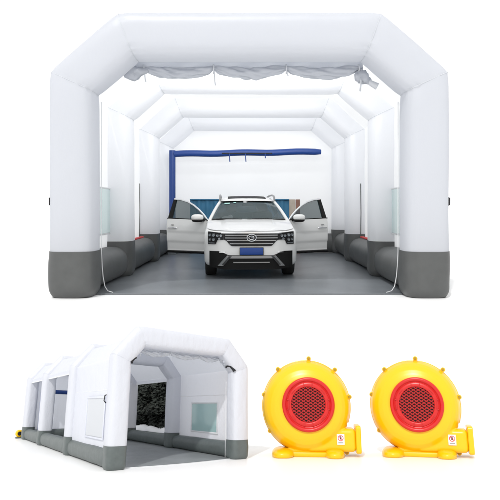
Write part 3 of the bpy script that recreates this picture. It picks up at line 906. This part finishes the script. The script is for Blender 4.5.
# interior
b = MB(); b.box((0, 1.50, 1.05), (1.5, .40, .22), .06, seg=4); b.box((-.38 + .76, 1.42, 1.15), (.36, .2, .06), .03); b.build('dashboard', 'interior', car)
b = MB(); b.tube([Vector((.37 + .18 * math.cos(2 * PI * k / 24), 1.74 + .06 * math.sin(2 * PI * k / 24), 1.05 + .17 * math.sin(2 * PI * k / 24))) for k in range(25)], .016, 8, cap=False)
b.box((.37, 1.73, 1.05), (.30, .03, .05), .012); b.build('steering_wheel', 'interior', car)
b = MB(); b.ball((-.48, 1.38, 1.19), (.11, .07, .05), 14, 10); b.ball((-.40, 1.40, 1.21), (.06, .05, .06), 12, 8); b.build('tissue_pack', 'paper', car)
for sx in (-1, 1):
    b = MB(); b.box((sx * .37, 2.15, .62), (.50, .55, .20), .07, seg=4); b.box((sx * .37, 2.48, 1.0), (.48, .16, .66), .07, Matrix.Rotation(-.18, 3, 'X'), 4)
    s1 = b.build('seat', 'seat', car)
    b = MB(); b.box((sx * .37, 2.56, 1.42), (.27, .11, .19), .05, seg=4); b.build('headrest', 'seat', s1)
b = MB(); b.box((0, 3.3, 1.0), (1.3, .18, .62), .07, Matrix.Rotation(-.2, 3, 'X'), 4); b.build('rear_seat', 'seat', car)
b = MB(); b.box((0, 1.98, .43), (1.78, 1.04, .05), .01); b.build('cabin_floor', 'interior', car)
b = MB(); b.box((0, 1.82, 1.49), (.24, .03, .07), .015); b.tube([(0, 1.85, 1.53), (0, 1.90, 1.57)], .012, 6); b.build('inside_mirror', 'interior', car)
# wheels
for y in (.90, 3.75):
    for sx in (-1, 1):
        w = bpy.data.objects.new('wheel', None)
        b = MB(); X = sx * .815
        prof = [(.245, -.10), (.30, -.118), (.345, -.115), (.366, -.09), (.372, -.04), (.372, .04), (.366, .09), (.345, .115), (.30, .118), (.245, .10)]
        b.lathe(prof, (X, y, .374), 48, axis='x', close=True); tyre_bm = b
        wh = tyre_bm.build('wheel', 'rubber', car)
        b = MB(); s2 = sx
        b.lathe([(.25, -.09), (.25, .085 * 1), (.235, .10), (.22, .06), (.22, -.09)], (X, y, .374), 40, axis='x', close=True)
        for k in range(10):
            a = 2 * PI * k / 10
            b.box((X + sx * .075, y + .135 * math.cos(a), .374 + .135 * math.sin(a)), (.03, .035, .20), .008, Matrix.Rotation(-(PI / 2 - a) if True else 0, 3, 'X'))
        b.lathe([(0, -.02), (.06, -.02), (.06, .02), (0, .02)], (X + sx * .08, y, .374), 24, axis='x')
        b.build('rim', 'rim', wh)
        b = MB(); b.lathe([(0, -.01), (.2, -.01), (.2, .01), (0, .01)], (X - sx * .02, y, .374), 28, axis='x'); b.build('brake_disc', 'mesh_black', wh)

# front doors, hinged at the front edge and swung out
def door(sx):
    # door frame of reference: s along the door from the hinge (0) to its rear edge (1.08), z up, n outward normal
    ang = math.radians(58 if sx < 0 else 60)
    hinge = Vector((sx * .93, 1.42, 0))
    ds = Vector((sx * math.sin(ang), math.cos(ang), 0)); dn = Vector((sx * math.cos(ang), -math.sin(ang), 0))
    def pt(s, z, n): return hinge + ds * s + dn * n + Vector((0, 0, z))
    Ld = 1.08; z0 = .40; zb = 1.17
    def fz(s): return zb - .02 + .03 * (s / Ld)
    b = MB()
    def skin(u, v):
        s = Ld * u; z = lerp(z0, fz(s), v)
        n = .035 * math.sin(PI * (.15 + .7 * v)) - .02 + .012 * smoothstep(.58, .66, v) - .016 * smoothstep(.16, .10, abs(v - .20) * 1.0)
        n -= .06 * max(0, v - .8)
        e = min(u, 1 - u, v + .02, 1.0) ; n -= .012 * max(0, 1 - e / .02)
        return pt(s, z, n)
    def inner(u, v): return pt(Ld * u, lerp(z0, fz(Ld * u), v), -.11)
    nu, nv = 26, 30
    A = b.grid(skin, nu, nv); B = b.grid(inner, nu, nv)
    for i in range(nu - 1):
        for j in (0, nv - 1): b.face([A[i][j], A[i + 1][j], B[i + 1][j], B[i][j]])
    for j in range(nv - 1):
        for i in (0, nu - 1): b.face([A[i][j], A[i][j + 1], B[i][j + 1], B[i][j]])
    d = b.build('door', 'paint', car, sharp=45)
    # window frame: from the hinge corner sweeping up and back, then down the rear edge
    def n_at(z): return -.03 - (z - zb) * .35
    top = [(-.02, zb - .02), (.10, zb + .09), (.25, zb + .20), (.42, zb + .305), (.60, zb + .385), (.80, zb + .435), (1.0, zb + .455)]
    b = MB(); b.tube([pt(s, z, n_at(z)) for s, z in top], .021, 10); b.build('window_frame', 'chrome', d)
    b = MB()
    q = [(Ld - .12, zb), (Ld - .005, zb), (Ld - .06, zb + .455), (Ld - .14, zb + .45)]
    a0 = [b.v(pt(s, z, n_at(z) + .008)) for s, z in q]; a1 = [b.v(pt(s, z, n_at(z) - .035)) for s, z in q]
    b.face(a0); b.face(list(reversed(a1)))
    for i in range(4): b.face([a0[i], a0[(i + 1) % 4], a1[(i + 1) % 4], a1[i]])
    b.build('rear_post', 'trim', d, smooth=False)
    b = MB()
    def gl(u, v):
        s = lerp(.02, Ld - .10, u)
        for (sa, za), (sb, zb2) in zip(top, top[1:]):
            if sa <= s <= sb: zt2 = lerp(za, zb2, (s - sa) / (sb - sa)); break
        else: zt2 = top[-1][1]
        z = lerp(zb - .02, zt2, v); return pt(s, z, n_at(z) - .012)
    b.grid(gl, 20, 8); b.build('door_window', 'car_glass', d)
    b = MB(); b.tube([pt(s, fz(s) + .004, -.012) for s in (0.0, .3, .7, Ld)], .012, 8); b.build('belt_trim', 'trim', d)
    # handle
    b = MB(); hz = .965
    b.tube([pt(.78, hz, .03), pt(.81, hz + .004, .052), (pt(.90, hz + .006, .056)), pt(1.0, hz + .006, .052), pt(1.03, hz + .004, .03)], .014, 8); b.build('handle', 'chrome', d)
    b = MB(); b.ball(pt(.90, hz + .07, .02), (.05, .03, .012), 10, 6); b.build('keyhole_cap', 'satin', d)
    # lower trim strip
    b = MB(); b.tube([pt(s, z0 + .03, .006) for s in (0.02, .5, Ld - .02)], .03, 8); b.build('sill_trim', 'trim', d)
    # mirror: stalk, black foot and white shell, facing forward
    c = pt(.13, 1.205, .15)
    b = MB(); b.tube([pt(.06, zb - .02, -.01), pt(.11, zb - .0, .07), c + Vector((0, 0, -.05))], .035, 8)
    b.ball(c + Vector((0, .002, -.06)), (.13, .085, .04), 18, 10, .8)
    mf = b.build('mirror_foot', 'trim', d)
    b = MB(); b.ball(c + Vector((sx * .005, 0, .005)), (.135, .085, .072), 24, 14, .78); b.build('mirror', 'paint', d)
    return d
door(-1); door(1)

# ------------------------------------------------------------------ light
w = bpy.data.worlds.new("World"); scene.world = w; w.use_nodes = True
bg = w.node_tree.nodes['Background']; bg.inputs['Color'].default_value = (1, 1, 1, 1); bg.inputs['Strength'].default_value = 1.08
def lamp_sun(d, strength, angle, col):
    l = bpy.data.lights.new('sun', 'SUN'); l.energy = strength; l.angle = math.radians(angle); l.color = col
    o = bpy.data.objects.new('sun', l); COL.objects.link(o)
    o.rotation_euler = Vector(d).to_track_quat('-Z', 'Y').to_euler(); o.location = (-3, 0, 12)
lamp_sun((.20, .515, -.83), 1.8, 2.0, (1, .99, .97))

# added fill lamps, unseen behind the ceiling beams, brightening the large booth's inside
for ly, le in ((10.34, 70), (13.2, 58), (16.55, 26)):
    l = bpy.data.lights.new('headlight_or_fill_bar', 'AREA'); l.shape = 'RECTANGLE'; l.size = 4.0; l.size_y = .20; l.energy = le; l.color = (1, 1, 1)
    o = bpy.data.objects.new('headlight_or_fill_bar', l); COL.objects.link(o); o.location = (BX, ly, 3.98)
    o.rotation_euler = (Matrix.Rotation(math.radians(90 + 8), 3, 'X')).to_euler()

# ------------------------------------------------------------------ camera
cd = bpy.data.cameras.new('camera'); co = bpy.data.objects.new('camera', cd); COL.objects.link(co)
co.location = (0, 0, 1.44); co.rotation_euler = (PI / 2, 0, 0)
cd.sensor_width = 36; cd.sensor_fit = 'HORIZONTAL'; cd.lens = 36 * 600 / 500
cd.shift_x = -6 / 500; cd.shift_y = -43 / 500
cd.clip_start = .05; cd.clip_end = 2000
scene.camera = co
vs = scene.view_settings
vs.view_transform = 'Standard'; vs.look = 'None'; vs.exposure = 0; vs.gamma = 1
scene.render.resolution_x = scene.render.resolution_y = 1024
scene.cycles.max_bounces = 14; scene.cycles.diffuse_bounces = 7; scene.cycles.transparent_max_bounces = 12
